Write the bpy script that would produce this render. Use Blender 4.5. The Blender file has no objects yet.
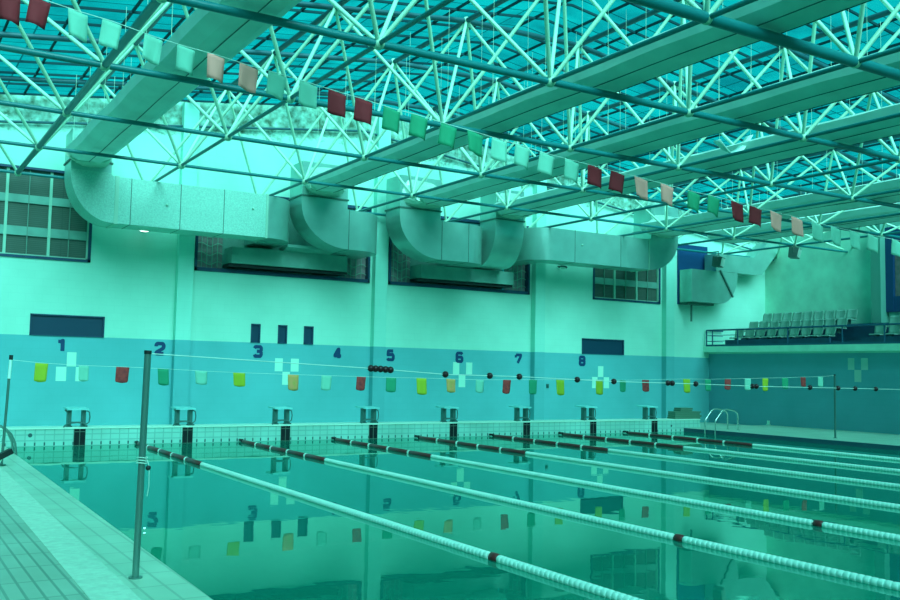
import bpy, bmesh, math, random
from mathutils import Vector, Matrix
random.seed(7)
PI = math.pi
sc = bpy.context.scene
COL = sc.collection

# ------------------------------------------------------------------ helpers
def lin(c):
    return tuple(((v/255)/12.92 if v/255 <= .04045 else ((v/255+.055)/1.055)**2.4) for v in c)

class MB:
    """collects simple solids into one mesh"""
    def __init__(s): s.v = []; s.f = []; s.sm = []; s.mi = []; s.cur = 0
    def add(s, vs, fs, smooth=False):
        o = len(s.v); s.v += [tuple(p) for p in vs]
        for f in fs: s.f.append([i+o for i in f]); s.sm.append(smooth); s.mi.append(s.cur)
        return s
    def box(s, x0, x1, y0, y1, z0, z1):
        vs = [(x0,y0,z0),(x1,y0,z0),(x1,y1,z0),(x0,y1,z0),(x0,y0,z1),(x1,y0,z1),(x1,y1,z1),(x0,y1,z1)]
        return s.add(vs, [(0,3,2,1),(4,5,6,7),(0,1,5,4),(1,2,6,5),(2,3,7,6),(3,0,4,7)])
    def bar(s, a, b, w, h):
        a = Vector(a); b = Vector(b); d = (b-a).normalized()
        up = Vector((0,0,1)) if abs(d.z) < .95 else Vector((0,1,0))
        r = d.cross(up).normalized(); u = r.cross(d).normalized()
        vs = []
        for p in (a, b):
            for i, j in ((-1,-1),(1,-1),(1,1),(-1,1)): vs.append(p + r*i*w/2 + u*j*h/2)
        return s.add(vs, [(3,2,1,0),(4,5,6,7),(0,1,5,4),(1,2,6,5),(2,3,7,6),(3,0,4,7)])
    def tube(s, pts, r, n=8, caps=True):
        pts = [Vector(p) for p in pts]; rs = r if isinstance(r, (list, tuple)) else [r]*len(pts)
        vs = []; fs = []; pr = None
        for i, p in enumerate(pts):
            d = ((pts[min(i+1, len(pts)-1)]) - pts[max(i-1, 0)]).normalized()
            if pr is None:
                up = Vector((0,0,1)) if abs(d.z) < .9 else Vector((0,1,0))
                pr = d.cross(up).normalized()
            pr = (pr - d*pr.dot(d)).normalized(); q = d.cross(pr)
            for k in range(n):
                a = 2*PI*k/n; vs.append(p + (pr*math.cos(a) + q*math.sin(a))*rs[i])
        for i in range(len(pts)-1):
            for k in range(n):
                fs.append((i*n+k, i*n+(k+1)%n, (i+1)*n+(k+1)%n, (i+1)*n+k))
        s.add(vs, fs, True)
        if caps:
            m = len(pts)-1
            s.add([vs[k] for k in range(n)], [tuple(range(n-1,-1,-1))]); s.add([vs[m*n+k] for k in range(n)], [tuple(range(n))])
        return s
    def ball(s, c, r, n=10, m=7, sq=(1,1,1)):
        vs = [(c[0], c[1], c[2]-r*sq[2])]
        for i in range(1, m):
            t = PI*i/m
            for k in range(n):
                a = 2*PI*k/n
                vs.append((c[0]+r*sq[0]*math.sin(t)*math.cos(a), c[1]+r*sq[1]*math.sin(t)*math.sin(a), c[2]-r*sq[2]*math.cos(t)))
        vs.append((c[0], c[1], c[2]+r*sq[2])); L = len(vs)-1; fs = []
        for k in range(n):
            fs.append((0, 1+(k+1)%n, 1+k)); fs.append((L, L-n+k, L-n+(k+1)%n))
            for i in range(m-2): fs.append((1+i*n+k, 1+i*n+(k+1)%n, 1+(i+1)*n+(k+1)%n, 1+(i+1)*n+k))
        return s.add(vs, fs, True)
    def prism(s, prof, axis, a, b, smooth=False):
        """profile of 2D points extruded along axis from a to b"""
        def P(u, v, w): return {'y': (u, w, v), 'x': (w, u, v), 'z': (u, v, w)}[axis]
        n = len(prof)
        vs = [P(u, v, a) for u, v in prof] + [P(u, v, b) for u, v in prof]
        s.add(vs, [(i, (i+1)%n, n+(i+1)%n, n+i) for i in range(n)], smooth)
        s.add(vs, [tuple(range(n-1,-1,-1)), tuple(range(n, 2*n))])
        return s
    def build(s, name, mat, parent=None, loc=None):
        me = bpy.data.meshes.new(name); me.from_pydata(s.v, [], s.f)
        for m in (mat if isinstance(mat, (list, tuple)) else [mat]): me.materials.append(m)
        for p, sm, mi in zip(me.polygons, s.sm, s.mi): p.use_smooth = sm; p.material_index = mi
        bm = bmesh.new(); bm.from_mesh(me); bmesh.ops.recalc_face_normals(bm, faces=bm.faces); bm.to_mesh(me); bm.free()
        me.update()
        o = bpy.data.objects.new(name, me); COL.objects.link(o)
        if parent is not None: o.parent = parent
        if loc is not None: o.location = loc
        return o

def empty(name, loc, rz=0):
    o = bpy.data.objects.new(name, None); COL.objects.link(o); o.location = loc; o.rotation_euler = (0,0,rz); o.empty_display_size = .2
    return o
def tag(o, label=None, cat=None, group=None, kind=None):
    if label: o['label'] = label
    if cat: o['category'] = cat
    if group: o['group'] = group
    if kind: o['kind'] = kind
    return o
def struct(o, label=None): o['kind'] = 'structure'; 
def S(o, label, cat): return tag(o, label, cat, None, 'structure')
def copy_tree(o, parent=None):
    c = o.copy(); COL.objects.link(c); c.parent = parent
    for ch in list(o.children): copy_tree(ch, c)
    return c

# ------------------------------------------------------------------ materials
def mat(name, col, rough=.6, metal=0, spec=.4, noise=0, nscale=3, col2=None, bump=0, bscale=20):
    m = bpy.data.materials.new(name); m.use_nodes = True; nt = m.node_tree; N = nt.nodes; L = nt.links
    b = N['Principled BSDF']; b.inputs['Base Color'].default_value = (*col, 1); b.inputs['Roughness'].default_value = rough
    b.inputs['Metallic'].default_value = metal; b.inputs['Specular IOR Level'].default_value = spec
    g = N.new('ShaderNodeNewGeometry')
    if noise or col2:
        n = N.new('ShaderNodeTexNoise'); n.inputs['Scale'].default_value = nscale; n.inputs['Detail'].default_value = 5
        L.new(g.outputs['Position'], n.inputs['Vector'])
        mx = N.new('ShaderNodeMix'); mx.data_type = 'RGBA'
        c2 = col2 if col2 else tuple(v*(1-noise) for v in col)
        mx.inputs['A'].default_value = (*col, 1); mx.inputs['B'].default_value = (*c2, 1)
        r = N.new('ShaderNodeValToRGB'); r.color_ramp.elements[0].position = .35; r.color_ramp.elements[1].position = .7
        L.new(n.outputs['Fac'], r.inputs['Fac']); L.new(r.outputs['Color'], mx.inputs['Factor']); L.new(mx.outputs['Result'], b.inputs['Base Color'])
    if bump:
        n2 = N.new('ShaderNodeTexNoise'); n2.inputs['Scale'].default_value = bscale; L.new(g.outputs['Position'], n2.inputs['Vector'])
        bp = N.new('ShaderNodeBump'); bp.inputs['Strength'].default_value = bump; bp.inputs['Distance'].default_value = .02
        L.new(n2.outputs['Fac'], bp.inputs['Height']); L.new(bp.outputs['Normal'], b.inputs['Normal'])
    return m

def wall_mat(name, up, low, zsplit, stain=None, zstain=None, axis='XZ'):
    m = bpy.data.materials.new(name); m.use_nodes = True; nt = m.node_tree; N = nt.nodes; L = nt.links
    b = N['Principled BSDF']; b.inputs['Roughness'].default_value = .75; b.inputs['Specular IOR Level'].default_value = .25
    g = N.new('ShaderNodeNewGeometry'); sp = N.new('ShaderNodeSeparateXYZ'); L.new(g.outputs['Position'], sp.inputs[0])
    def mth(op, a, c, cl=False):
        n = N.new('ShaderNodeMath'); n.operation = op; n.use_clamp = cl
        for i, v in enumerate((a, c)):
            if hasattr(v, 'links') or not isinstance(v, (int, float)): L.new(v, n.inputs[i])
            else: n.inputs[i].default_value = v
        return n.outputs[0]
    def mix(f, a, c):
        n = N.new('ShaderNodeMix'); n.data_type = 'RGBA'
        L.new(f, n.inputs['Factor'])
        for k, v in (('A', a), ('B', c)):
            if isinstance(v, tuple): n.inputs[k].default_value = (*v, 1)
            else: L.new(v, n.inputs[k])
        return n.outputs['Result']
    f = mth('GREATER_THAN', sp.outputs['Z'], zsplit)
    c = mix(f, low, up)
    # faint blockwork
    cmb = N.new('ShaderNodeCombineXYZ'); L.new(sp.outputs['X' if axis == 'XZ' else 'Y'], cmb.inputs[0]); L.new(sp.outputs['Z'], cmb.inputs[1])
    br = N.new('ShaderNodeTexBrick'); L.new(cmb.outputs[0], br.inputs['Vector'])
    br.inputs['Scale'].default_value = 1; br.inputs['Brick Width'].default_value = .4; br.inputs['Row Height'].default_value = .2; br.inputs['Mortar Size'].default_value = .008
    br.inputs['Color1'].default_value = (1,1,1,1); br.inputs['Color2'].default_value = (.98,.985,.985,1); br.inputs['Mortar'].default_value = (.955,.965,.965,1)
    n = N.new('ShaderNodeTexNoise'); n.inputs['Scale'].default_value = .7; n.inputs['Detail'].default_value = 6; L.new(g.outputs['Position'], n.inputs['Vector'])
    r = N.new('ShaderNodeValToRGB'); r.color_ramp.elements[0].color = (.86,.9,.89,1); r.color_ramp.elements[0].position = .3; r.color_ramp.elements[1].position = .65
    L.new(n.outputs['Fac'], r.inputs['Fac'])
    mm = N.new('ShaderNodeMix'); mm.data_type = 'RGBA'; mm.blend_type = 'MULTIPLY'; mm.inputs['Factor'].default_value = 1
    L.new(c, mm.inputs['A']); L.new(br.outputs['Color'], mm.inputs['B'])
    m2 = N.new('ShaderNodeMix'); m2.data_type = 'RGBA'; m2.blend_type = 'MULTIPLY'; m2.inputs['Factor'].default_value = 1
    L.new(mm.outputs['Result'], m2.inputs['A']); L.new(r.outputs['Color'], m2.inputs['B'])
    out = m2.outputs['Result']
    if stain:   # damp, rusty stains under the eaves: a mottled band of its own
        n3 = N.new('ShaderNodeTexNoise'); n3.inputs['Scale'].default_value = 2.6; n3.inputs['Detail'].default_value = 9; n3.inputs['Roughness'].default_value = .7
        mp = N.new('ShaderNodeMapping'); mp.inputs['Scale'].default_value = (1,1,1.6); L.new(g.outputs['Position'], mp.inputs[0]); L.new(mp.outputs[0], n3.inputs['Vector'])
        # roof line height over X
        ax = mth('ABSOLUTE', mth('SUBTRACT', sp.outputs['X'], 8.6), 0)
        edge = mth('SUBTRACT', zstain, mth('MULTIPLY', ax, .1))
        d = mth('SUBTRACT', sp.outputs['Z'], edge)
        d = mth('ADD', d, mth('MULTIPLY', mth('SUBTRACT', n3.outputs['Fac'], .5), 1.3))
        ff = mth('MULTIPLY', d, 5, True)
        n4 = N.new('ShaderNodeTexNoise'); n4.inputs['Scale'].default_value = 5; n4.inputs['Detail'].default_value = 8; L.new(g.outputs['Position'], n4.inputs['Vector'])
        ff = mth('MULTIPLY', ff, mth('ADD', mth('MULTIPLY', mth('SUBTRACT', n4.outputs['Fac'], .5), 2.2), .62, True), True)
        out = mix(ff, out, stain)
    L.new(out, b.inputs['Base Color'])
    bp = N.new('ShaderNodeBump'); bp.inputs['Strength'].default_value = .08; bp.inputs['Distance'].default_value = .005
    L.new(br.outputs['Fac'], bp.inputs['Height']); bp.invert = True; L.new(bp.outputs['Normal'], b.inputs['Normal'])
    return m

def tile_mat(name, c1, c2, grout, bw, rh, ax=('X','Y'), rough=.35, offset=0, mortar=.012, off=(0,0)):
    m = bpy.data.materials.new(name); m.use_nodes = True; nt = m.node_tree; N = nt.nodes; L = nt.links
    b = N['Principled BSDF']; b.inputs['Roughness'].default_value = rough
    g = N.new('ShaderNodeNewGeometry'); sp = N.new('ShaderNodeSeparateXYZ'); L.new(g.outputs['Position'], sp.inputs[0])
    cmb = N.new('ShaderNodeCombineXYZ'); L.new(sp.outputs[ax[0]], cmb.inputs[0]); L.new(sp.outputs[ax[1]], cmb.inputs[1])
    mp = N.new('ShaderNodeMapping'); mp.inputs['Location'].default_value = (off[0], off[1], 0); L.new(cmb.outputs[0], mp.inputs[0])
    br = N.new('ShaderNodeTexBrick'); L.new(mp.outputs[0], br.inputs['Vector']); br.offset = offset
    br.inputs['Scale'].default_value = 1; br.inputs['Brick Width'].default_value = bw; br.inputs['Row Height'].default_value = rh; br.inputs['Mortar Size'].default_value = mortar
    br.inputs['Color1'].default_value = (*c1,1); br.inputs['Color2'].default_value = (*c2,1); br.inputs['Mortar'].default_value = (*grout,1)
    n = N.new('ShaderNodeTexNoise'); n.inputs['Scale'].default_value = 1.3; n.inputs['Detail'].default_value = 5; L.new(g.outputs['Position'], n.inputs['Vector'])
    r = N.new('ShaderNodeValToRGB'); r.color_ramp.elements[0].color = (.8,.82,.8,1); r.color_ramp.elements[0].position = .3; r.color_ramp.elements[1].position = .65
    L.new(n.outputs['Fac'], r.inputs['Fac'])
    m2 = N.new('ShaderNodeMix'); m2.data_type = 'RGBA'; m2.blend_type = 'MULTIPLY'; m2.inputs['Factor'].default_value = 1
    L.new(br.outputs['Color'], m2.inputs['A']); L.new(r.outputs['Color'], m2.inputs['B']); L.new(m2.outputs['Result'], b.inputs['Base Color'])
    return m

UP = (.38,.84,.69); LOW = (.115,.50,.53)
M_wall = wall_mat('painted_wall', UP, LOW, 2.54, stain=(.05,.14,.085), zstain=8.85)
M_pil = wall_mat('painted_pilaster', (.32,.80,.66), (.105,.46,.49), 2.54)
M_wallr = wall_mat('painted_side_wall', (.30,.72,.58), (.11,.40,.47), 2.7, axis='YZ')  # end-wall blue, darkened to carry the shade under the gallery
M_gal = mat('stained_render', (.42,.90,.68), .8, noise=.25, nscale=1.2)
M_deck = tile_mat('deck_tile', (.50,.78,.60), (.46,.75,.57), (.34,.58,.44), .5, .2, ('Y','X'), off=(0,.05))
M_deckold = tile_mat('old_deck_tile', (.38,.60,.47), (.35,.56,.44), (.19,.36,.28), .6, .125, ('Y','X'), off=(0,.05))
M_strip = mat('ribbed_tile', (.58,.88,.70), .6, noise=.18, nscale=14, bump=.6, bscale=60)
M_bulk = tile_mat('bulkhead_tile', (.30,.72,.62), (.28,.69,.59), (.20,.54,.46), .2, .128, ('X','Z'), off=(.1,.0))
M_lip = mat('lip_tile', (.52,.88,.72), .4)
M_slot = mat('gutter_slot', (.03,.12,.12), .5)
M_basin = tile_mat('basin_tile', (.20,.60,.52), (.18,.58,.50), (.15,.48,.42), .25, .25)
M_navyt = mat('navy_edge_tile', (.02,.10,.14), .3)
M_black = tile_mat('black_tile', (.012,.02,.025), (.015,.022,.025), (.25,.42,.32), .13, .155, ('X','Z'), rough=.25, off=(0,0))
M_pale = mat('pale_patch', (.42,.88,.72), .6)
M_paled = mat('dull_patch', (.33,.60,.52), .6)
M_num = mat('navy_number', (.003,.05,.15), .5)
M_navy = mat('navy_paint', (.012,.07,.14), .45, noise=.3, nscale=4)
M_blue = mat('blue_panel', (.006,.06,.17), .4)
M_white = mat('frame_paint', (.28,.60,.46), .5)
M_glassd = tile_mat('dark_blind_pane', (.10,.16,.13), (.09,.15,.12), (.07,.12,.10), 1.3, .05, ('X','Z'), rough=.2)
M_pink = mat('frosted_pink', (.38,.34,.34), .4, col2=(.20,.20,.20), nscale=6)
M_back = mat('dim_metal', (.17,.44,.36), .5, noise=.3, nscale=2)
M_duct = mat('galvanised_duct', (.26,.58,.50), .30, metal=.45, spec=.5, noise=.12, nscale=2.5)
M_ductq = mat('quilted_duct', (.32,.70,.58), .42, metal=.2, noise=.2, nscale=26, bump=.5, bscale=34)
M_ductseam = mat('duct_seam', (.05,.16,.13), .5)
M_flange = mat('duct_flange', (.34,.64,.50), .4, metal=.3)
M_fab = mat('fabric_duct', (.56,.88,.78), .7, noise=.14, nscale=1.5, bump=.5, bscale=3)
M_foil = mat('crinkled_foil', (.5,.82,.66), .35, metal=.3, bump=1, bscale=12)
M_chord = mat('teal_chord', (.008,.20,.21), .35, spec=.5)
M_web = mat('pale_web', (.50,.88,.66), .45)
M_node = mat('node', (.40,.72,.52), .4)
M_tops = mat('roof_steel', (.012,.11,.13), .5)
M_purl = mat('purlin_paint', (.003,.05,.06), .7, spec=.1)
M_steel = mat('steel_pole', (.14,.32,.28), .3, metal=.6)
M_bright = mat('stainless', (.55,.72,.66), .2, metal=.9)
M_whitep = mat('white_plastic', (.62,1,.88), .4)
M_redp = mat('maroon_plastic', (.13,.03,.03), .35)
M_float = mat('dark_float', (.035,.012,.016), .3)
M_cord = mat('cord', (.62,.92,.80), .6)
M_stand = mat('block_steel', (.05,.17,.15), .4, metal=.3)
M_top = mat('block_top', (.22,.75,.72), .5, noise=.15, nscale=10)
M_rail = mat('railing_navy', (.01,.10,.18), .4)
M_tier = mat('tier_navy', (.008,.075,.14), .6, noise=.3, nscale=3)
M_seat = mat('seat_shell', (.17,.37,.30), .45)
M_slab = mat('gallery_slab', (.55,.98,.78), .7, noise=.15, nscale=2)
M_boards = mat('green_boards', (.07,.20,.13), .6)
M_rubber = mat('black_rubber', (.01,.02,.02), .5)
M_out = mat('street_view', (.25,.22,.22), .6, col2=(.10,.14,.10), nscale=5)
M_lampb = mat('lamp_body', (.05,.12,.10), .4)
M_lens = mat('lamp_lens', (.5,.7,.6), .15)
FL = {'r': mat('flag_dark_red', (.28,.02,.03), .8, noise=.15), 'l': mat('flag_pale', (.22,.66,.50), .8, noise=.1),
      'p': mat('flag_pink', (1,.40,.33), .8), 'g': mat('flag_green', (.015,.33,.17), .8),
      'y': mat('flag_yellow_green', (.36,.52,.03), .8), 'm': mat('flag_red', (.48,.06,.05), .8, col2=(.2,.03,.04), nscale=14),
      'o': mat('flag_orange', (.70,.36,.14), .8, col2=(.5,.42,.1), nscale=14)}
def emis_mat(name, col, st):
    m = bpy.data.materials.new(name); m.use_nodes = True; b = m.node_tree.nodes['Principled BSDF']
    b.inputs['Emission Color'].default_value = (*col,1); b.inputs['Emission Strength'].default_value = st; return m
M_lit = emis_mat('lit_bulb', (.8,1,.9), 3)
# translucent roof sheeting: tinted, lets sky and sun through
def roof_mat():
    m = bpy.data.materials.new('tinted_roof_sheet'); m.use_nodes = True; nt = m.node_tree; N = nt.nodes; L = nt.links
    for n in list(N): N.remove(n)
    o = N.new('ShaderNodeOutputMaterial'); t = N.new('ShaderNodeBsdfTransparent'); d = N.new('ShaderNodeBsdfDiffuse'); mx = N.new('ShaderNodeMixShader')
    g = N.new('ShaderNodeNewGeometry'); n = N.new('ShaderNodeTexNoise'); n.inputs['Scale'].default_value = .9; n.inputs['Detail'].default_value = 6
    L.new(g.outputs['Position'], n.inputs['Vector'])
    sp = N.new('ShaderNodeSeparateXYZ'); L.new(g.outputs['Position'], sp.inputs[0]); cmb = N.new('ShaderNodeCombineXYZ'); L.new(sp.outputs['X'], cmb.inputs[0]); L.new(sp.outputs['Y'], cmb.inputs[1])
    br = N.new('ShaderNodeTexBrick'); L.new(cmb.outputs[0], br.inputs['Vector']); br.offset = 0
    br.inputs['Scale'].default_value = 1; br.inputs['Brick Width'].default_value = 1.575; br.inputs['Row Height'].default_value = 1.0; br.inputs['Mortar Size'].default_value = .02
    br.inputs['Color1'].default_value = (.42,1,.93,1); br.inputs['Color2'].default_value = (.30,.72,.70,1); br.inputs['Mortar'].default_value = (.1,.3,.3,1)
    r = N.new('ShaderNodeValToRGB'); r.color_ramp.elements[0].color = (.5,.55,.6,1); r.color_ramp.elements[0].position = .3; r.color_ramp.elements[1].position = .6; L.new(n.outputs['Fac'], r.inputs['Fac'])
    m2 = N.new('ShaderNodeMix'); m2.data_type = 'RGBA'; m2.blend_type = 'MULTIPLY'; m2.inputs['Factor'].default_value = 1
    L.new(br.outputs['Color'], m2.inputs['A']); L.new(r.outputs['Color'], m2.inputs['B'])
    L.new(m2.outputs['Result'], t.inputs['Color']); d.inputs['Color'].default_value = (.05,.35,.38,1)
    mx.inputs[0].default_value = .12; L.new(t.outputs[0], mx.inputs[1]); L.new(d.outputs[0], mx.inputs[2]); L.new(mx.outputs[0], o.inputs[0])
    return m
M_roof = roof_mat()
def water_mat():
    m = bpy.data.materials.new('pool_water'); m.use_nodes = True; nt = m.node_tree; N = nt.nodes; L = nt.links
    for n in list(N): N.remove(n)
    o = N.new('ShaderNodeOutputMaterial'); t = N.new('ShaderNodeBsdfTransparent'); t.inputs[0].default_value = (.35,.80,.70,1)
    d = N.new('ShaderNodeBsdfDiffuse'); d.inputs['Color'].default_value = (.004,.34,.235,1)
    gl = N.new('ShaderNodeBsdfGlossy'); gl.inputs['Roughness'].default_value = .012; gl.inputs['Color'].default_value = (.64,.97,.88,1)
    a = N.new('ShaderNodeMixShader'); a.inputs[0].default_value = .6; L.new(t.outputs[0], a.inputs[1]); L.new(d.outputs[0], a.inputs[2])
    fr = N.new('ShaderNodeFresnel'); fr.inputs['IOR'].default_value = 1.36
    g = N.new('ShaderNodeNewGeometry'); n = N.new('ShaderNodeTexNoise'); n.inputs['Scale'].default_value = 2.2; n.inputs['Detail'].default_value = 2; L.new(g.outputs['Position'], n.inputs['Vector'])
    bp = N.new('ShaderNodeBump'); bp.inputs['Strength'].default_value = .05; bp.inputs['Distance'].default_value = .02; L.new(n.outputs['Fac'], bp.inputs['Height'])
    L.new(bp.outputs[0], gl.inputs['Normal'])
    b = N.new('ShaderNodeMixShader'); L.new(fr.outputs[0], b.inputs[0]); L.new(a.outputs[0], b.inputs[1]); L.new(gl.outputs[0], b.inputs[2]); L.new(b.outputs[0], o.inputs[0])
    return m
M_water = water_mat()

# ------------------------------------------------------------------ the setting
XL, XR, YB, YF = -8.0, 27.2, -31.5, 3.49
XP0, XP1, YP0 = -2.1, 18.88, -27.0          # pool basin
def zr(x): return 9.95 - .127*abs(x-8.6)      # roof sheet height

# end wall with its openings
holes = [(-4.72,.73,4.5,6.85),(3.49,8.94,4.5,6.85),(9.6,15.05,4.5,6.85),(17.88,21.16,4.5,6.85),
         (5.2,5.48,2.54,3.08),(6.02,6.3,2.54,3.08),(6.83,7.13,2.54,3.08),(-.66,1.16,2.54,3.09),(17.4,19.36,2.54,3.09)]
mb = MB()
xs = sorted(set([XL-.3, XR+.3] + [h[0] for h in holes] + [h[1] for h in holes]))
for x0, x1 in zip(xs, xs[1:]):
    cuts = sorted([(h[2], h[3]) for h in holes if h[0] <= x0+1e-6 and h[1] >= x1-1e-6])
    z = -.05
    for a, b in cuts: mb.box(x0, x1, YF, YF+.3, z, a); z = b
    xm = 8.6
    seg = [x0] + ([xm] if x0 < xm < x1 else []) + [x1]
    mb.box(x0, x1, YF, YF+.3, z, 7.2)
    for a, b in zip(seg, seg[1:]):
        mb.prism([(a,7.2),(b,7.2),(b,zr(b)-.02),(a,zr(a)-.02)], 'y', YF, YF+.3)
wall_end = S(mb.build('wall_end', M_wall), 'end wall, pale green above and blue below, behind the starting blocks', 'wall')
for i, x in enumerate((2.98, 9.03, 15.16, 21.25)):
    w = .42
    mb = MB().box(x, x+w, YF-.24, YF, .1, zr(x)-.1)
    S(mb.build('trim_%d' % (i+1), M_pil), 'flat wall pilaster %s' % ['right of number 2', 'beside number 5', 'right of number 7', 'left of the blue duct panel'][i], 'pilaster')
# concrete ring beam pipe below the eaves
pp = [(x, YF-.1, zr(x)-.75) for x in (XL+.1, 0, 8.6, 17, XR-.1)]
tag(MB().tube(pp, .035).build('eaves_pipe', M_tops), 'thin dark pipe running along the stained top of the end wall', 'pipe')
# right wall under the gallery
S(MB().box(23.75, 24.0, YB, YF, -.05, 2.76).build('wall_right', M_wallr), 'blue-green side wall, coloured as in shade, under the spectator gallery', 'wall')
mb = MB(); mb.box(27.0, 27.25, -1.62, YF, 2.7, 7.6); mb.box(27.0, 27.25, YB, -1.62, 2.7, 4.25); mb.box(27.0, 27.25, YB, -1.62, 7.3, 7.6)
S(mb.build('wall_gallery', M_gal), 'stained pale wall at the back of the gallery', 'wall')
mb = MB().box(26.55, 26.995, -2.0, -1.62, 3.81, 7.5)
S(mb.build('trim_5', mat('dark_green_pier', (.10,.36,.28), .7)), 'dark green pier between gallery wall and gallery window', 'pilaster')  # pier in one even dark green
S(MB().box(XL-.3, XL, YB, YF, -.05, zr(XL)).build('wall_left', M_wallr), 'left side wall of the hall', 'wall')
mb = MB().box(XL-.3, XR+.3, YB-.3, YB, -.05, 7.4); mb.prism([(XL,7.4),(XR,7.4),(XR,zr(XR)),(8.6,zr(8.6)),(XL,zr(XL))], 'y', YB-.3, YB)
S(mb.build('wall_back', M_wallr), 'wall behind the camera', 'wall')

ex = lambda y, o=0: -1.60+.0165*y-o      # the left edge is not quite square to the end wall
# decks (floor)
mb = MB()
mb.prism([(ex(0,.47),0),(ex(0),0),(ex(YB),YB),(ex(YB,.47),YB)], 'z', -.3, .1)
fl = S(mb.build('floor', M_deck), 'pale tiled pool deck along the left pool edge', 'floor')
S(MB().prism([(ex(0,.80),0),(ex(0,.47),0),(ex(YB,.47),YB),(ex(YB,.80),YB)], 'z', -.3, .102).build('floor_strip', M_strip), 'light ribbed tile strip in the left deck', 'floor')
S(MB().prism([(XL,0),(ex(0,.80),0),(ex(YB,.80),YB),(XL,YB)], 'z', -.3, .098).build('floor_left', M_deckold), 'darker striped tiles left of the ribbed strip', 'floor')
S(MB().box(XL, XR, .56, YF, -.3, .06).build('floor_end', M_deck), 'deck behind the starting blocks', 'floor')
S(MB().box(18.98, 23.75, YB, .56, -.3, .12).build('floor_right', M_deck), 'pale deck along the far right pool edge', 'floor')
S(MB().box(XP0, XP1, YB, YP0, -.3, .1).build('floor_back', M_deck), 'deck behind the camera', 'floor')
S(MB().box(18.86, 18.98, YP0, .0, -.9, .121).build('trim_6', M_navyt), 'navy tiled edge of the right pool side', 'trim')
# bulkhead with overflow slots
bk = MB().box(-8.0, 19.6, 0, .56, -.3, .385).build('wall_bulkhead', M_bulk)
S(bk, 'low tiled bulkhead carrying the starting blocks', 'wall')
MB().box(-8.0, 19.6, -.02, .57, .375, .41).build('coping', M_lip, bk)
mb = MB(); x = -1.5
while x < 18.8:
    mb.box(x-.016, x+.016, -.004, .01, .015, .085); x += .2
tag(mb.build('overflow_slots', M_slot, bk), kind='stuff')
# basin
mb = MB(); mb.box(XP0-.1, XP1+.1, YP0, .1, -2.1, -2.0)
S(mb.build('floor_pool', M_basin), 'tiled pool floor under the water', 'floor')
mb = MB(); mb.box(XP0-.1, XP0-.001, YP0, 0, -2, .09); mb.box(XP1, XP1+.09, YP0, 0, -2, -.05); mb.box(XP0, XP1, .001, .1, -2, -.29); mb.box(XP0, XP1, YP0-.1, YP0, -2, .09)
S(mb.build('wall_pool', M_basin), 'tiled sides of the pool basin', 'wall')
wv = MB(); wv.add([(XP0,YP0,0),(XP1-.02,YP0,0),(XP1-.02,0,0),(XP0,0,0)], [(0,1,2,3)])
w = wv.build('pool_water', M_water); S(w, 'still green-blue pool water mirroring the end wall', 'water')

# roof sheet + purlins + eaves
cl = MB(); 
for a, b in ((XL-.2, 8.6), (8.6, XR+.2)):
    cl.add([(a,YB,zr(a)),(b,YB,zr(b)),(b,YF+.3,zr(b)),(a,YF+.3,zr(a))], [(0,1,2,3)])
ceil = S(cl.build('ceiling', M_roof), 'teal translucent roof sheeting over the pool', 'ceiling')
y = YF-.25
while y > YB:
    mb = MB()
    for a, b in ((XL, 8.6), (8.6, XR)): mb.bar((a,y,zr(a)-.06), (b,y,zr(b)-.06), .035, .05)
    mb.build('purlin', M_purl, ceil); y -= 1.0
xx = XL+.6
while xx < XR:
    MB().bar((xx,YF-.1,zr(xx)-.035), (xx,YB+.1,zr(xx)-.035), .04, .05).build('rafter', M_purl, ceil); xx += 1.05

# windows ---------------------------------------------------------------
def grid_window(name, x0, x1, posts, bars, label):
    f = MB(); t = .07
    f.box(x0, x1, YF-.03, YF+.12, 4.5, 4.57); f.box(x0, x1, YF-.03, YF+.12, 6.79, 6.85); f.box(x0, x0+t, YF-.03, YF+.12, 4.5, 6.85); f.box(x1-t, x1, YF-.03, YF+.12, 4.5, 6.85)
    w = S(f.build(name, M_navy), label, 'window')
    b = MB()
    for p in posts: b.box(p-.035, p+.035, YF+.03, YF+.1, 4.57, 6.79)
    tb = MB()
    for a, c in bars: tb.box(x0+t, x1-t, YF+.04, YF+.095, a, c)
    tb.build('transom', M_back, w)
    b.box(x0+t, x1-t, YF+.01, YF+.09, 4.57, 4.60); b.box(x1-t-.04, x1-t, YF+.01, YF+.09, 4.57, 6.79)
    b.build('mullions', M_white, w)
    ps = [x0+t] + posts + [x1-t]
    for a, c in zip(ps, ps[1:]):
        MB().box((a+c)/2-.012, (a+c)/2+.012, YF+.03, YF+.08, 4.57, 6.79).build('glazing_bar', mat('bar', (.12,.28,.22), .5) if 'bar' not in bpy.data.materials else bpy.data.materials['bar'], w)
    MB().box(x0+.03, x1-.03, YF+.09, YF+.13, 4.53, 6.82).build('pane', M_glassd, w)
    return w
grid_window('window_1', -4.72, .73, [-3.46,-2.39,-1.35,-.31], [(5.08,5.31),(5.92,6.13)], 'dark gridded window at the top left of the end wall')
grid_window('window_4', 17.88, 21.16, [18.95,20.02], [(5.08,5.31),(5.92,6.13)], 'dark gridded window under the long duct near the right')
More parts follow.
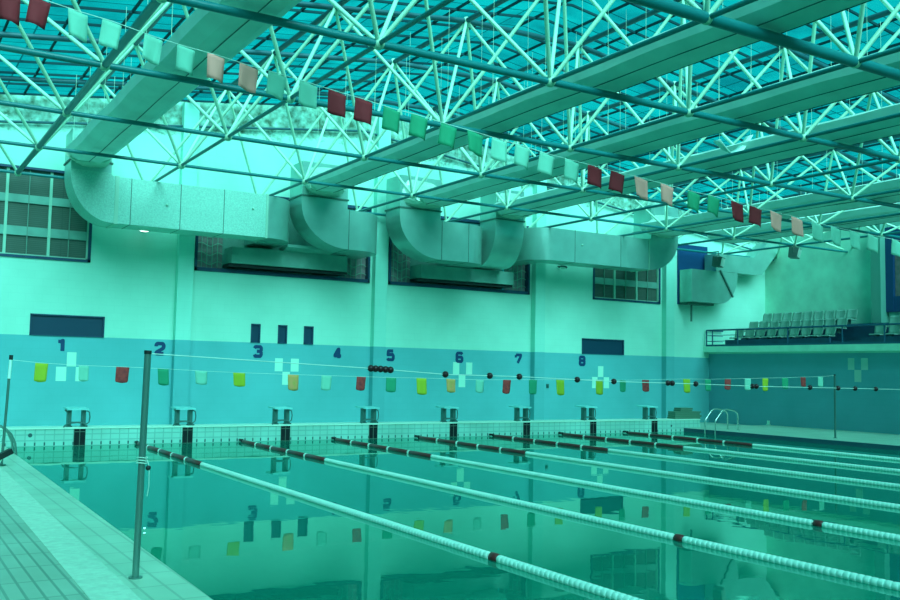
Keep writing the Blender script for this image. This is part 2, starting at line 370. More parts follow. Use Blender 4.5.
def duct_window(name, x0, x1, e0, e1, label):
    f = MB(); t = .07
    f.box(x0, x1, YF-.05, YF+.3, 4.5, 4.6); f.box(x0, x1, YF-.05, YF+.25, 6.76, 6.85); f.box(x0, x0+t, YF-.05, YF+.25, 4.5, 6.85); f.box(x1-t, x1, YF-.05, YF+.25, 4.5, 6.85)
    w = S(f.build(name, M_navy), label, 'window')
    for a, b, tt in ((x0+t, e0, 'l'), (e1, x1-t, 'r')):
        MB().box(a, b, YF+.14, YF+.18, 4.6, 6.76).build('frosted_pane', M_pink, w)
        g = MB(); n = 5 if tt == 'l' else 5
        for i in range(1, n): 
            xx = a+(b-a)*i/n; g.tube([(xx, YF+.1, 4.6), (xx, YF+.1, 6.76)], .012, 6)
        for j in range(8):
            z0 = 4.75+j*.26
            g.tube([(a+(b-a)*k/12, YF+.1, z0+.05*math.sin(k/12*2*PI*1.5)) for k in range(13)], .011, 6)
        g.build('wavy_grille', M_white, w)
    return w
w2 = duct_window('window_2', 3.49, 8.94, 4.32, 8.0, 'opening of the left duct pair with frosted end panes')
w3 = duct_window('window_3', 9.6, 15.05, 10.45, 14.1, 'opening of the middle ducts with wavy white grilles')
for w_, a, b in ((w2, 4.32, 8.0), (w3, 10.45, 14.1)):
    MB().box(a, b, YF+.2, YF+.26, 4.6, 6.76).build('added_blanking_sheet', M_back, w_)  # added sheet, closes the opening against the bright sky behind
def dark_window(name, x0, x1, z0, z1, label, extra=False):
    f = MB(); t = .035
    f.box(x0, x1, YF-.03, YF+.1, z0, z0+t); f.box(x0, x1, YF-.03, YF+.1, z1-t, z1); f.box(x0, x0+t, YF-.03, YF+.1, z0, z1); f.box(x1-t, x1, YF-.03, YF+.1, z0, z1)
    w = S(f.build(name, M_navy), label, 'window')
    MB().box(x0+.01, x1-.01, YF+.02, YF+.07, z0+.01, z1-.01).build('shutter', mat('shutter', (.006,.05,.095), .4) if 'shutter' not in bpy.data.materials else bpy.data.materials['shutter'], w)
    return w
dark_window('window_5', -.66, 1.16, 2.54, 3.09, 'long navy shuttered opening above number 1')
dark_window('window_6', 17.4, 19.36, 2.54, 3.09, 'navy shuttered opening above number 8')
dark_window('window_7', 5.2, 5.48, 2.54, 3.08, 'narrow dark slot above number 3')
dark_window('window_8', 6.02, 6.3, 2.54, 3.08, 'middle one of three narrow dark slots')
dark_window('window_9', 6.83, 7.13, 2.54, 3.08, 'narrow dark slot nearest number 4')
# gallery window
mb = MB()
for z0, z1 in ((4.25,4.8),(6.8,7.3)): mb.box(26.86, 27.1, -9, -2.0, z0, z1)
for yy in (-2.0, -4.6, -7.2): mb.box(26.84, 27.08, yy-.3, yy, 4.26, 7.29)
gw = S(mb.build('window_10', M_blue), 'blue framed window at the back of the gallery, far right', 'window')
MB().box(26.95, 26.99, -9, -2.0, 4.3, 7.2).build('pane', M_out, gw)

# lane numbers ----------------------------------------------------------
DIG = {'1': [[(.2,.78),(.55,1),(.55,0)]],
 '2': [[(0,.72),(0,.88),(.14,1),(.86,1),(1,.86),(1,.66),(.9,.52),(.08,.14),(.0,0)],[(0,0),(1,0)]],
 '3': [[(0,.82),(.12,1),(.86,1),(1,.87),(1,.63),(.86,.52),(.35,.52)],[(.86,.52),(1,.4),(1,.14),(.86,0),(.12,0),(0,.18)]],
 '4': [[(.62,0),(.62,1),(.5,1),(0,.36),(0,.26),(1,.26)]],
 '5': [[(.95,1),(.1,1),(.05,.56),(.86,.6),(1,.46),(1,.14),(.86,0),(.12,0),(0,.16)]],
 '6': [[(1,.84),(.86,1),(.14,1),(0,.86),(0,.14),(.14,0),(.86,0),(1,.14),(1,.4),(.86,.52),(0,.52)]],
 '7': [[(0,1),(1,1),(.95,.8),(.35,0)]],
 '8': [[(.14,.52),(0,.66),(0,.88),(.14,1),(.86,1),(1,.88),(1,.66),(.86,.52),(.14,.52),(0,.4),(0,.12),(.14,0),(.86,0),(1,.12),(1,.4),(.86,.52)]]}
def digit(d, xc, zc, w=.30, h=.37, sw=.098):
    mb = MB(); y0, y1 = YF-.006, YF+.001
    W = w-sw; H = h-sw
    P = lambda u, v: (xc-W/2+u*W, zc-H/2+v*H)
    for ln in DIG[d]:
        pts = [P(*p) for p in ln]
        for (a, b) in zip(pts, pts[1:]):
            dx, dz = b[0]-a[0], b[1]-a[1]; l = math.hypot(dx, dz); nx, nz = -dz/l*sw/2, dx/l*sw/2
            y0 -= .0004
            mb.prism([(a[0]+nx,a[1]+nz),(b[0]+nx,b[1]+nz),(b[0]-nx,b[1]-nz),(a[0]-nx,a[1]-nz)], 'y', y0, y1)
        for p in pts[1:-1]:
            y0 -= .0004
            mb.prism([(p[0]+sw/2*math.cos(k*PI/4), p[1]+sw/2*math.sin(k*PI/4)) for k in range(8)], 'y', y0, y1)
    y0 -= .0004
    if d == '1': mb.box(xc-W/2-.0, xc-W/2+.1, y0, y1, zc+H/2-.07, zc+H/2+.02)
    if d == '7': mb.box(P(0,1)[0]-sw/2, P(0,1)[0]+sw*.3, y0, y1, P(0,1)[1]-.09, P(0,1)[1])
    return mb.build('lane_number', M_num)
for d, x in zip('12345678', (.14,2.64,5.43,7.96,9.75,12.29,14.65,17.42)):
    tag(digit(d, x, 2.29), 'navy painted figure %s on the blue band of the end wall' % {'1':'one, leftmost','2':'two','3':'three','4':'four','5':'five','6':'six','7':'seven','8':'eight, rightmost'}[d], 'number')
# pale patches
for i, (rows, lab) in enumerate([
    ([(.27,.5,1.76,2.13),(.02,.27,1.38,1.75),(.5,.74,1.38,1.75)], 'three pale squares stepped under number 1'),
    ([(5.96,6.2,1.73,2.11),(6.45,6.7,1.73,2.11),(6.2,6.43,1.34,1.72)], 'three pale squares right of number 3'),
    ([(12.05,12.29,1.74,2.13),(12.55,12.79,1.74,2.13),(12.27,12.53,1.32,1.72)], 'three pale squares under number 6'),
    ([(18.15,18.4,1.73,2.12),(17.88,18.13,1.33,1.73),(18.42,18.67,1.33,1.73)], 'three pale squares right of number 8')]):
    mb = MB()
    for a in rows: mb.box(a[0], a[1], YF-.008, YF, a[2], a[3])
    tag(mb.build('painted_squares', M_pale, wall_end), lab)
mb = MB()
for a in ((-2.89,-2.65,2.14,2.53),(-3.39,-3.14,2.14,2.53),(-3.14,-2.89,1.74,2.14)): mb.box(23.742, 23.75, a[0], a[1], a[2], a[3])
tag(mb.build('painted_squares', M_paled, bpy.data.objects['wall_right']), 'three dull grey-green squares on the wall below the gallery')

# ------------------------------------------------------------------ space frame
CAM = Vector((-4.158,-22.67,1.8326))
yaw, pitch, roll, fpx = .5501486, .0750044, .01974064, 947.024
cy_, sy_, cp_, sp_ = math.cos(yaw), math.sin(yaw), math.cos(pitch), math.sin(pitch)
Fw = Vector((sy_*cp_, cy_*cp_, sp_)); Rt = Vector((cy_, -sy_, 0)); Upv = Rt.cross(Fw)
Rv = Rt*math.cos(roll)+Upv*math.sin(roll); Uv = -Rt*math.sin(roll)+Upv*math.cos(roll)
def seen(a, b):
    best = 0
    for t in (0,.25,.5,.75,1):
        d = a.lerp(b, t)-CAM; z = d.dot(Fw)
        if z < 1: continue
        if abs(d.dot(Rv)/z*fpx) < 455 and abs(d.dot(Uv)/z*fpx) < 305: best = max(best, (b-a).length/z)
    return best
sf = empty('space_frame', (9, -12, 6.6))
tag(sf, 'double-layer tubular roof frame with teal chords and pale diagonal struts', 'roof truss')
SFI = Vector(sf.location)
gx = lambda k: -1.18+3.15*(k-1)
gy = lambda j: 3.06-3.4*(5-j)
ZB = 6.59
ks = range(-1, 11); js = range(-4, 6)
def cls(name, members, rad, m, top=100):
    scored = sorted(((seen(a, b), i) for i, (a, b) in enumerate(members)), reverse=True)
    rest = MB(); cnt = 0
    for s_, i in scored:
        a, b = members[i]; r = rad(a, b)
        if s_ > 0 and cnt < top:
            mb = MB(); mb.tube([a-SFI, b-SFI], r, 10); mb.build(name, m, sf); cnt += 1
        else: rest.tube([a-SFI, b-SFI], r, 6)
    if rest.v: tag(rest.build(name+'_rest', m, sf), kind='stuff')
B = {(k,j): Vector((gx(k), gy(j), ZB)) for k in ks for j in js}
T = {(k,j): Vector((gx(k+.5), gy(j+.5), zr(gx(k+.5))-.17)) for k in ks for j in js if (k+1) in ks and (j+1) in js}
def rB(a, b):
    if abs(a.x-b.x) > .1:
        j = round(5-(3.06-a.y)/3.4)
        return {1:.06, 0:.085, -1:.085, 2:.055, 3:.045}.get(j, .04 if j > 3 else .085)
    k = round((a.x+1.18)/3.15+1)
    return .062 if k <= 1 else .038
cls('bottom_chord', [(B[k,j], B[k+1,j]) for (k,j) in B if (k+1,j) in B] + [(B[k,j], B[k,j+1]) for (k,j) in B if (k,j+1) in B], rB, M_chord)
cls('top_chord', [(T[k,j], T[k+1,j]) for (k,j) in T if (k+1,j) in T] + [(T[k,j], T[k,j+1]) for (k,j) in T if (k,j+1) in T], lambda a,b: .06, M_tops)
webs = []
for (k,j), t in T.items():
    for q in ((k,j),(k+1,j),(k,j+1),(k+1,j+1)): webs.append((B[q], t))
cls('diagonal_strut', webs, lambda a,b: .036, M_web)
nb = MB(); cnt = 0
for kk, p in sorted(list(B.items()) + [((k+.5,j+.5), v) for (k,j), v in T.items()], key=lambda e: -seen(e[1], e[1]+Vector((0,0,.1)))):
    if cnt < 100 and seen(p, p+Vector((0,0,.1))) > 0:
        MB().ball(p-SFI, .095, 10, 6).build('node', M_node, sf); cnt += 1
    else: nb.ball(p-SFI, .09, 8, 5)
tag(nb.build('node_rest', M_node, sf), kind='stuff')

# ------------------------------------------------------------------ ducts
Y0, Y1 = 1.7, 2.6
def arc(cx, cz, rx, rz, a0, a1, n=12): return [(cx+rx*math.cos(math.radians(a0+(a1-a0)*i/n)), cz+rz*math.sin(math.radians(a0+(a1-a0)*i/n))) for i in range(n+1)]
def elbow_xz(cx, cz, ri, rox, roz, side, ya=Y0, yb=Y1):
    """quarter bend from a vertical drop to a horizontal run; side +1 turns to +X"""
    if side > 0: o = arc(cx, cz, rox, roz, 180, 270); i = arc(cx, cz, ri, ri, 270, 180)
    else: o = arc(cx, cz, rox, roz, 0, -90); i = arc(cx, cz, ri, ri, -90, 0)
    mb = MB(); prof = o+i; n = len(prof); h = len(o)
    vs = [(u, ya, v) for u, v in prof] + [(u, yb, v) for u, v in prof]
    fs = []
    for q in range(h-1):
        a, b = q, q+1; c, d = n-1-q-1, n-1-q
        fs.append((a, b, c, d)); fs.append((n+d, n+c, n+b, n+a))
    mb.add(vs, fs)
    mb.add(vs, [(q, n+q, n+q+1, q+1) for q in range(h-1)], True); mb.add(vs, [(q, n+q, n+q+1, q+1) for q in range(h, n-1)], True)
    mb.add(vs, [(h-1, n+h-1, n+h, h), (n-1, 2*n-1, n, 0)])
    return mb
def elbow_xy(cx, side, z0, z1, ro=.92, ri=.04):
    """bend of a horizontal run back into the wall (+Y)"""
    cy = Y1+ri
    if side > 0: o = arc(cx, cy, ro, cy-Y0, -90, 0); i = arc(cx, cy, ri, ri, 0, -90)
    else: o = arc(cx, cy, ro, cy-Y0, 270, 180); i = arc(cx, cy, ri, ri, 180, 270)
    prof = o+i; n = len(prof); h = len(o); mb = MB()
    vs = [(u, v, z0) for u, v in prof] + [(u, v, z1) for u, v in prof]
    fs = []
    for q in range(h-1):
        a, b, c, d = q, q+1, n-2-q, n-1-q
        fs.append((a,b,c,d)); fs.append((n+d,n+c,n+b,n+a))
    mb.add(vs, fs); mb.add(vs, [(q, n+q, n+q+1, q+1) for q in range(h-1)], True); mb.add(vs, [(q, n+q, n+q+1, q+1) for q in range(h, n-1)], True)
    mb.add(vs, [(h-1, n+h-1, n+h, h), (n-1, 2*n-1, n, 0)])
    return mb
def band(x0, x1, y0, y1, z0, z1, t=.02): return MB().box(x0-t, x1+t, y0-t, y1+t, z0, z1)
def vband(x, z0, z1, w=.05, t=.02): return MB().box(x-w/2, x+w/2, Y0-t, Y1+t, z0-t, z1+t)

def trunk(root, xc, w, zb, yend, y0=1.55, h=.36):
    prof = [(-.5*w,.3*h/.36),(-.46*w,.12*h/.36),(-.25*w,0),(.25*w,0),(.46*w,.12*h/.36),(.5*w,.3*h/.36),(.42*w,h),(-.42*w,h)]
    # long fabric sleeve, slightly slack between hangers
    mb = MB(); n = len(prof); vs = []; ny = int((y0-yend)/.425)
    for i in range(ny+1):
        y = y0+(yend-y0)*i/ny; ph = (i % 8)/8*2*PI
        sag = .007*(1-math.cos(ph))
        for k, (u, v) in enumerate(prof):
            vs.append((xc+u*(1-.02*(1-math.cos(ph))), y, zb+v-(sag if v < h*.5 else sag*.4)+random.uniform(-.006,.006)))
    fs = [(i*n+k, i*n+(k+1)%n, (i+1)*n+(k+1)%n, (i+1)*n+k) for i in range(ny) for k in range(n)]
    mb.add(vs, fs); mb.add(vs, [tuple(range(n)), tuple(ny*n+k for k in range(n))])
    mb.build('fabric_trunk', M_fab, root)
    for u in ((0.0,) if xc < 1 else (-.25*w, .25*w)):
        MB().tube([(xc+u, y0+(yend-y0)*i/ny, zb-.006-.007*(1-math.cos((i % 8)/8*2*PI))) for i in range(ny+1)], .009, 5).build('seam', M_ductseam, root)
    hw = MB(); yy = y0-.6
    while yy > yend:
        for sx in (-.42, .42): hw.tube([(xc+sx*w, yy, zb+h-.02), (xc+sx*w, yy, zr(xc+sx*w)-.1)], .004, 4)
        yy -= 1.7
    tag(hw.build('hanger_wires', M_web, root), kind='stuff')
def collar(root, xc, w, zb, ztop, x0, x1):
    # crinkled sleeve between the drop box and the fabric trunk
    mb = MB(); rnd = random.Random(int(xc*10)); n = 20; vs = []; rings = [(Y0+.02, .98), (Y0-.08, 1.0), (Y0-.18, .97), (Y0-.32, .99), (Y0-.42, .95)]
    for i, (y, s_) in enumerate(rings):
        t = i/(len(rings)-1); hw = (x1-x0)/2*(1-t)*.92 + w/2*1.03*t; zc = (zb+.35)*(1-t)+(zb+.19)*t; hh = .42*(1-t)+.21*t
        for k in range(n):
            a = 2*PI*k/n; j = 1+rnd.uniform(-.05,.05)
            c, s2 = math.cos(a), math.sin(a)
            vs.append(((x0+x1)/2*(1-t)+xc*t + hw*j*math.copysign(abs(c)**.6, c), y+rnd.uniform(-.03,.03), zc+hh*j*math.copysign(abs(s2)**.7, s2)))
    mb.add(vs, [(i*n+k, i*n+(k+1)%n, (i+1)*n+(k+1)%n, (i+1)*n+k) for i in range(len(rings)-1) for k in range(n)])
    mb.add(vs, [tuple(range(n)), tuple((len(rings)-1)*n+k for k in range(n))])
    mb.build('sleeve_collar', M_foil, root)
def drop(root, x0, x1, z0, z1, m=M_duct):
    MB().box(x0, x1, Y0, Y1, z0, z1).build('drop_box', m, root)
    band(x0, x1, Y0, Y1, z0+.22, z0+.26, .03).build('flange', M_ductseam, root)

# A: far left duct
A = empty('air_duct', (0,0,0)); tag(A, 'quilted silver duct dropping at the far left and running right into the window opening', 'air duct', 'air ducts along the end wall')
trunk(A, .18, 1.04, 6.74, -28); collar(A, .18, 1.04, 6.74, 7.5, -.16, .80)
drop(A, -.16, .80, 6.6, 7.6); elbow_xz(.87, 6.6, .07, 1.03, 1.25, 1).build('elbow', M_ductq, A)
MB().box(.87, 4.9, Y0, Y1, 5.35, 6.52).build('quilted_run', M_ductq, A)
for x in (1.3,2.55,3.7): vband(x, 5.35, 6.52, .018, .006).build('seam', M_ductseam, A)
vband(.95, 5.35, 6.52, .09).build('flange', M_flange, A); vband(4.9, 5.35, 6.52, .06).build('flange', M_flange, A)
elbow_xy(4.93, 1, 5.35, 6.5).build('wall_bend', M_duct, A)
MB().box(4.97, 5.84, Y1+.04, 3.68, 5.33, 6.42).build('wall_outlet', M_duct, A)
for x, z in ((2.2,5.95),(4.5,6.1)): MB().ball((x, Y0-.01, z), .035, 8, 6).build('bolt', M_flange, A)
# B
Bd = empty('air_duct', (0,0,0)); tag(Bd, 'smooth silver duct turning right above the left window opening', 'air duct', 'air ducts along the end wall')
trunk(Bd, 6.42, 1.0, 6.74, -28); collar(Bd, 6.42, 1.0, 6.74, 7.5, 5.9, 7.3)
drop(Bd, 5.9, 7.3, 6.4, 7.6); elbow_xz(7.34, 6.4, .04, 1.44, 1.17, 1).build('elbow', M_duct, Bd)
MB().box(7.34, 7.7, Y0, Y1, 5.23, 6.36).build('run', M_duct, Bd); elbow_xy(7.7, 1, 5.23, 6.36).build('wall_bend', M_duct, Bd); vband(7.36, 5.23, 6.36, .02, .006).build('seam', M_ductseam, Bd)
MB().box(7.74, 8.6, Y1+.04, 3.68, 5.23, 6.36).build('wall_outlet', M_duct, Bd)
pl = MB().box(4.4, 7.95, 3.0, 3.68, 4.74, 5.2).build('plenum', M_back, Bd)
MB().box(4.35, 8.0, 3.1, 3.66, 4.66, 4.735).build('plenum_gap_shade', M_rubber, Bd)  # black strip standing in for the shaded gap below the plenum
pv = MB(); pv.prism([(Y1+.05,5.28),(3.0,5.2),(3.3,5.2),(3.3,5.3),(Y1+.05,5.36)], 'x', 5.9, 7.4); pv.build('plenum_baffle', M_duct, Bd)
# C
Cd = empty('air_duct', (0,0,0)); tag(Cd, 'silver duct turning right above the wavy grille, left of the middle pair', 'air duct', 'air ducts along the end wall')
trunk(Cd, 9.95, 1.18, 6.74, -28); collar(Cd, 9.95, 1.18, 6.74, 7.5, 9.0, 10.4)
drop(Cd, 9.0, 10.4, 6.4, 7.6); elbow_xz(10.44, 6.4, .04, 1.44, 1.22, 1).build('elbow', M_duct, Cd)
MB().box(10.44, 11.42, Y0, Y1, 5.18, 6.36).build('run', M_duct, Cd); vband(10.46, 5.18, 6.36, .02, .006).build('seam', M_ductseam, Cd); vband(11.42, 5.18, 6.36, .02, .006).build('seam', M_ductseam, Cd)
elbow_xy(11.42, 1, 5.18, 6.36).build('wall_bend', M_duct, Cd)
MB().box(11.46, 12.3, Y1+.04, 3.68, 5.18, 6.36).build('wall_outlet', M_duct, Cd)
MB().box(10.5, 14.05, 3.0, 3.68, 4.74, 5.16).build('plenum', M_back, Cd); MB().box(10.46, 14.08, 3.1, 3.66, 4.66, 4.735).build('plenum_gap_shade', M_rubber, Cd)  # black strip below the plenum again stands for the shaded gap
# D
Dd = empty('air_duct', (0,0,0)); tag(Dd, 'silver duct curving straight back into the wall, right of the middle pair', 'air duct', 'air ducts along the end wall')
trunk(Dd, 12.85, 1.25, 6.74, -28); collar(Dd, 12.95, 1.15, 6.74, 7.5, 12.42, 13.5)
drop(Dd, 12.42, 13.5, 6.4, 7.6)
o = arc(2.64, 6.4, .94, 1.2, 180, 270); i_ = arc(2.64, 6.4, .04, .04, 270, 180); prof = o+i_; n = len(prof); h = len(o); mb = MB()
vs = [(12.42-.0, u, v) for u, v in prof] + [(13.5, u, v) for u, v in prof]; fs = []
for q in range(h-1):
    a, b, c, d = q, q+1, n-2-q, n-1-q; fs += [(a,b,c,d), (n+d,n+c,n+b,n+a)]
mb.add(vs, fs); mb.add(vs, [(q, n+q, n+q+1, q+1) for q in range(h-1)], True); mb.add(vs, [(q, n+q, n+q+1, q+1) for q in range(h, n-1)], True); mb.add(vs, [(h-1,n+h-1,n+h,h),(n-1,2*n-1,n,0)])
mb.build('wall_bend', M_duct, Dd); MB().box(12.42, 13.5, 2.64, 3.68, 5.2, 6.36).build('wall_outlet', M_duct, Dd)
# E
Ed = empty('air_duct', (0,0,0)); tag(Ed, 'long smooth duct over the right gridded window, its drop at the right end', 'air duct', 'air ducts along the end wall')
trunk(Ed, 19.25, 1.9, 6.72, -28); collar(Ed, 19.25, 1.7, 6.74, 7.5, 19.0, 20.3)
drop(Ed, 19.0, 20.3, 6.66, 7.8); elbow_xz(18.9, 6.66, .1, 1.4, 1.16, -1).build('elbow', M_duct, Ed)
MB().box(14.82, 18.9, Y0, Y1, 5.5, 6.56).build('run', M_duct, Ed)
for x in (15.6, 17.6): vband(x, 5.5, 6.56, .02, .006).build('seam', M_ductseam, Ed)
vband(18.9, 5.5, 6.56, .05, .015).build('flange', M_flange, Ed)
elbow_xy(14.82, -1, 5.5, 6.56, .92).build('wall_bend', M_duct, Ed)
MB().box(13.9, 14.78, Y1+.04, 3.68, 5.5, 6.56).build('wall_outlet', M_duct, Ed)
for x, z in ((15.9,6.1),): MB().ball((x, Y0-.01, z), .035, 8, 6).build('bolt', M_flange, Ed)
# F : blue panel + duct that rises to the right
Pn = MB().box(22.04, 23.62, YF-.06, YF, 4.55, 6.87); pn = tag(Pn.build('wall_panel', M_blue), 'royal blue rectangular panel on the end wall above the gallery corner', 'panel')
Fd = empty('air_duct', (0,0,0)); tag(Fd, 'short duct from the blue panel bending up and slanting right over the gallery', 'air duct', 'air ducts along the end wall')
ya, yb = 2.75, 3.36
MB().box(22.05, 23.6, ya, yb, 4.62, 5.85).build('wall_outlet', M_duct, Fd)
mb = MB(); pr = [(23.6,4.62)] + arc(23.6, 5.85, .95, 1.23, -90, 0, 10) + [(23.6,5.85)]
mb.prism(pr, 'y', ya, yb); mb.build('elbow', M_duct, Fd)
MB().box(23.35, 25.5, ya, yb-.03, 5.86, 6.53).build('run', M_duct, Fd)
MB().prism([(25.5,5.86),(25.95,5.9),(26.98,6.95),(26.98,7.2),(26.3,7.2),(25.5,6.53)], 'y', ya, yb-.03).build('sloping_run', M_duct, Fd)
MB().bar((23.55,ya-.03,5.9), (24.25,ya-.03,4.9), .05, .05).build('brace', M_ductseam, Fd)
MB().bar((22.5,3.2,3.9), (22.5,3.2,4.62), .05, .05).build('support_leg', M_ductseam, Fd)
MB().box(22.1, 23.5, 3.0, 3.42, 4.54, 4.62).build('bracket', M_ductseam, Fd)
# G : trunk over the gallery edge
Gd = empty('air_duct', (0,0,0)); tag(Gd, 'flat fabric duct hanging furthest right, above the gallery railing', 'air duct', 'air ducts along the end wall')
trunk(Gd, 22.4, 1.7, 6.74, -28)
# sagging cloth hanging off trunk E
mb = MB(); vs = []
for i in range(13):
    t = i/12
    for s_ in (0, 1): vs.append((11.42+t*1.05, -8.2-.2*s_, 6.98+.26*t-.30*math.sin(PI*t)-.09*math.sin(PI*t)*s_))
mb.add(vs, [(2*i, 2*i+1, 2*i+3, 2*i+2) for i in range(12)], True)
o = mb.build('loose_cloth', M_whitep); o.modifiers.new('s', 'SOLIDIFY').thickness = .01
tag(o, 'loose pale cloth strip sagging from the roof frame between two ducts', 'cloth')

# ------------------------------------------------------------------ starting blocks
LX = [-.02, 2.42, 4.90, 7.38, 9.89, 12.42, 14.95, 17.50]
def make_block():
    r = empty('starting_block', (0,0,0))
    mb = MB(); prof = [(.0,.825),(.5,.845),(.5,.81),(.0,.79)]
    mb.prism([(a, z-.41) for a, z in prof], 'x', -.235, .235); mb.build('platform', M_top, r)
    for sx in (-.16, .15):
        MB().box(sx-.042, sx+.042, .10, .26, 0, .40).box(sx-.06, sx+.06, .07, .26, 0, .02).build('leg', M_stand, r)
    MB().bar((-.16,.16,.10), (.15,.16,.10), .03, .03).build('crossbar', M_stand, r)
    MB().tube([(-.30,-.02,.0),(-.26,.02,.05),(-.16,.06,.085),(.0,.07,.10),(.14,.06,.085),(.22,.04,.01)], .016, 8).build('backstroke_grip', M_stand, r)
    MB().tube([(.21,.16,.36),(.27,.15,.33),(.285,.14,.22),(.27,.14,.1),(.2,.14,.05)], .014, 8).build('side_handle', M_stand, r)
    MB().bar((-.27,.04,.385),(-.20,.10,.33), .03, .03).build('brace', M_stand, r)
    return r
b0 = make_block()
for i, x in enumerate(LX):
    o = b0 if i == 0 else copy_tree(b0)
    o.location = (x, .02, .41)
    tag(o, 'steel starting block with turquoise top standing below lane number %d' % (i+1), 'starting block', 'starting blocks on the bulkhead')
pad0 = None
for i, x in enumerate(LX):
    if pad0 is None:
        pad0 = MB().box(-.125, .125, -.012, .002, -.25, .375).build('lane_marker_tiles', tile_mat('black_tile2', (.010,.018,.022), (.013,.02,.022), (.09,.17,.13), .125, .31, ('X','Z'), rough=.25, off=(.0,.0), mortar=.008)); o = pad0
        m_ = pad0.data.materials[0]; g_ = [q for q in m_.node_tree.nodes if q.type == 'NEW_GEOMETRY'][0]; tc = m_.node_tree.nodes.new('ShaderNodeTexCoord')
        for l_ in list(g_.outputs['Position'].links):
            m_.node_tree.links.new(tc.outputs['Object'], l_.to_socket)
    else: o = pad0.copy(); COL.objects.link(o)
    o.location = (x+.05, 0, 0)
    tag(o, 'black tiled lane marker on the bulkhead below starting block %d' % (i+1), 'lane marker', 'black lane markers')

# ------------------------------------------------------------------ lane ropes
def rope_mesh(y0, y1, r, pitch, x=0, z=0, n=8, bead=True):
    mb = MB(); vs = []; c = 0; y = y0
    prof = []
    while y > y1+pitch*.5:
        prof += [(y, r*.86), (y-pitch*.18, r), (y-pitch*.82, r), (y-pitch, r*.86)]; y -= pitch
    for (yy, rr) in prof:
        for k in range(n):
            a = 2*PI*k/n; vs.append((x+rr*math.cos(a), yy, z+rr*math.sin(a)))
    m = len(prof)
    mb.add(vs, [(i*n+k, i*n+(k+1)%n, (i+1)*n+(k+1)%n, (i+1)*n+k) for i in range(m-1) for k in range(n)], True)
    mb.add(vs, [tuple(range(n)), tuple((m-1)*n+k for k in range(n))])
    return mb
def make_rope():
    r = empty('lane_rope', (0,0,.022))
    MB().tube([(0,-.01,.05),(0,-.3,.0),(0,-26.9,0)], .008, 6).build('cable', M_steel, r)
    MB().tube([(0,-.02,.03),(0,-.14,.03)], .03, 8).build('hook', M_rubber, r)
    MB().ball((0,-.2,.02), .045, 8, 6).build('hook_float', M_rubber, r)
    for k in range(5):
        a = -.26-k*.99; b = a-.94
        MB().tube([(0,a,0),(0,a-.03,0),(0,b+.03,0),(0,b,0)], [.03,.05,.05,.03], 10).build('red_float', M_redp, r)
        if k: MB().tube([(0,a+.045,0),(0,a+.005,0)], .054, 12).build('white_ring', M_whitep, r)
    tag(rope_mesh(-5.21, -14.82, .043, .07, n=10).build('white_floats', M_whitep, r), kind='stuff')
    MB().tube([(0,-14.83,0),(0,-14.85,0),(0,-14.94,0),(0,-14.96,0)], [.03,.05,.05,.03], 10).build('red_marker_float', M_redp, r)
    tag(rope_mesh(-14.97, -26.8, .043, .07, n=10).build('white_floats', M_whitep, r), kind='stuff')
    return r
r0 = make_rope()
RN = [('1','2'),('2','3'),('3','4'),('4','5'),('5','6'),('6','7'),('7','8')]
for i, x in enumerate((1.27, 3.76, 6.24, 8.72, 11.16, 13.66, 16.22)):
    o = r0 if i == 0 else copy_tree(r0)
    o.location.x = x; o.rotation_euler = (0,0,(-.006,-.006,-.012,-.013,-.013,-.015,-.018)[i])
    tag(o, 'white floating lane rope with maroon end floats between lanes %s and %s' % RN[i], 'lane rope', 'lane ropes across the pool')

# ------------------------------------------------------------------ poles, lines
def pole(x, y, zt, r, name, label, m=M_steel, z0=.1, wrap=True):
    p = empty(name, (x, y, z0)); tag(p, label, 'pole')
    MB().tube([(0,0,.0),(0,0,zt-z0)], r, 14).build('post', m, p)
    MB().tube([(0,0,0),(0,0,.012)], r*2, 16).build('base_plate', m, p)
    MB().tube([(0,0,zt-z0-.02),(0,0,zt-z0+.01)], r*1.1, 14).build('end_cap', M_rubber, p)
    return p
np_ = pole(-2.19, -14.64, 1.945, .028, 'steel_pole', 'tall steel pole standing in the foreground deck beside the pool')
np_.rotation_euler = (0, .012, 0)
s = MB()
for q in range(3): s.tube([(.043*math.cos(a*PI/6), .043*math.sin(a*PI/6), .93+q*.022+.004*math.sin(a)) for a in range(13)], .004, 5)
s.tube([(.04,-.02,.95),(.055,-.03,.9),(.06,-.03,.74),(.05,-.03,.66)], .003, 5); s.build('tied_string', M_cord, np_)
MB().ball((.05,-.02,.89), .022, 8, 6).build('string_knot', M_rubber, np_)
MB().tube([(.037,-.02,.36),(.055,-.025,.36)], .012, 8).build('bolt', M_bright, np_)
MB().tube([(.037,-.02,.40),(.055,-.025,.40)], .012, 8).build('bolt', M_bright, np_)
fp = empty('flag_pole', (-2.12, -5.0, .1)); tag(fp, 'two-tone flag pole leaning at the far left edge of the deck', 'pole')
MB().tube([(0,0,0),(.045,0,1.46)], .022, 10).build('post', M_steel, fp)
MB().tube([(.045,0,1.46),(.058,0,1.78)], .026, 10).build('white_sleeve', M_whitep, fp)
MB().tube([(.058,0,1.78),(.060,0,1.86)], .032, 10).build('end_cap', M_rubber, fp)
MB().tube([(0,0,0),(0,0,.02)], .07, 12).build('base_plate', M_steel, fp)
hb = empty('pole_holder', (-2.12, -5.25, .1)); tag(hb, 'black clamp with a white strap at the foot of the left flag pole', 'clamp')
MB().bar((-.12,0,.14),(.12,.05,.26), .12, .09).build('clamp_body', M_rubber, hb); MB().bar((-.1,0,0),(-.02,0,.16), .03, .03).build('strap', M_whitep, hb)
rp = pole(19.85, -5.0, 1.95, .028, 'flag_pole', 'thin dark pole on the far right deck holding the low flag line', M_stand, z0=.12)
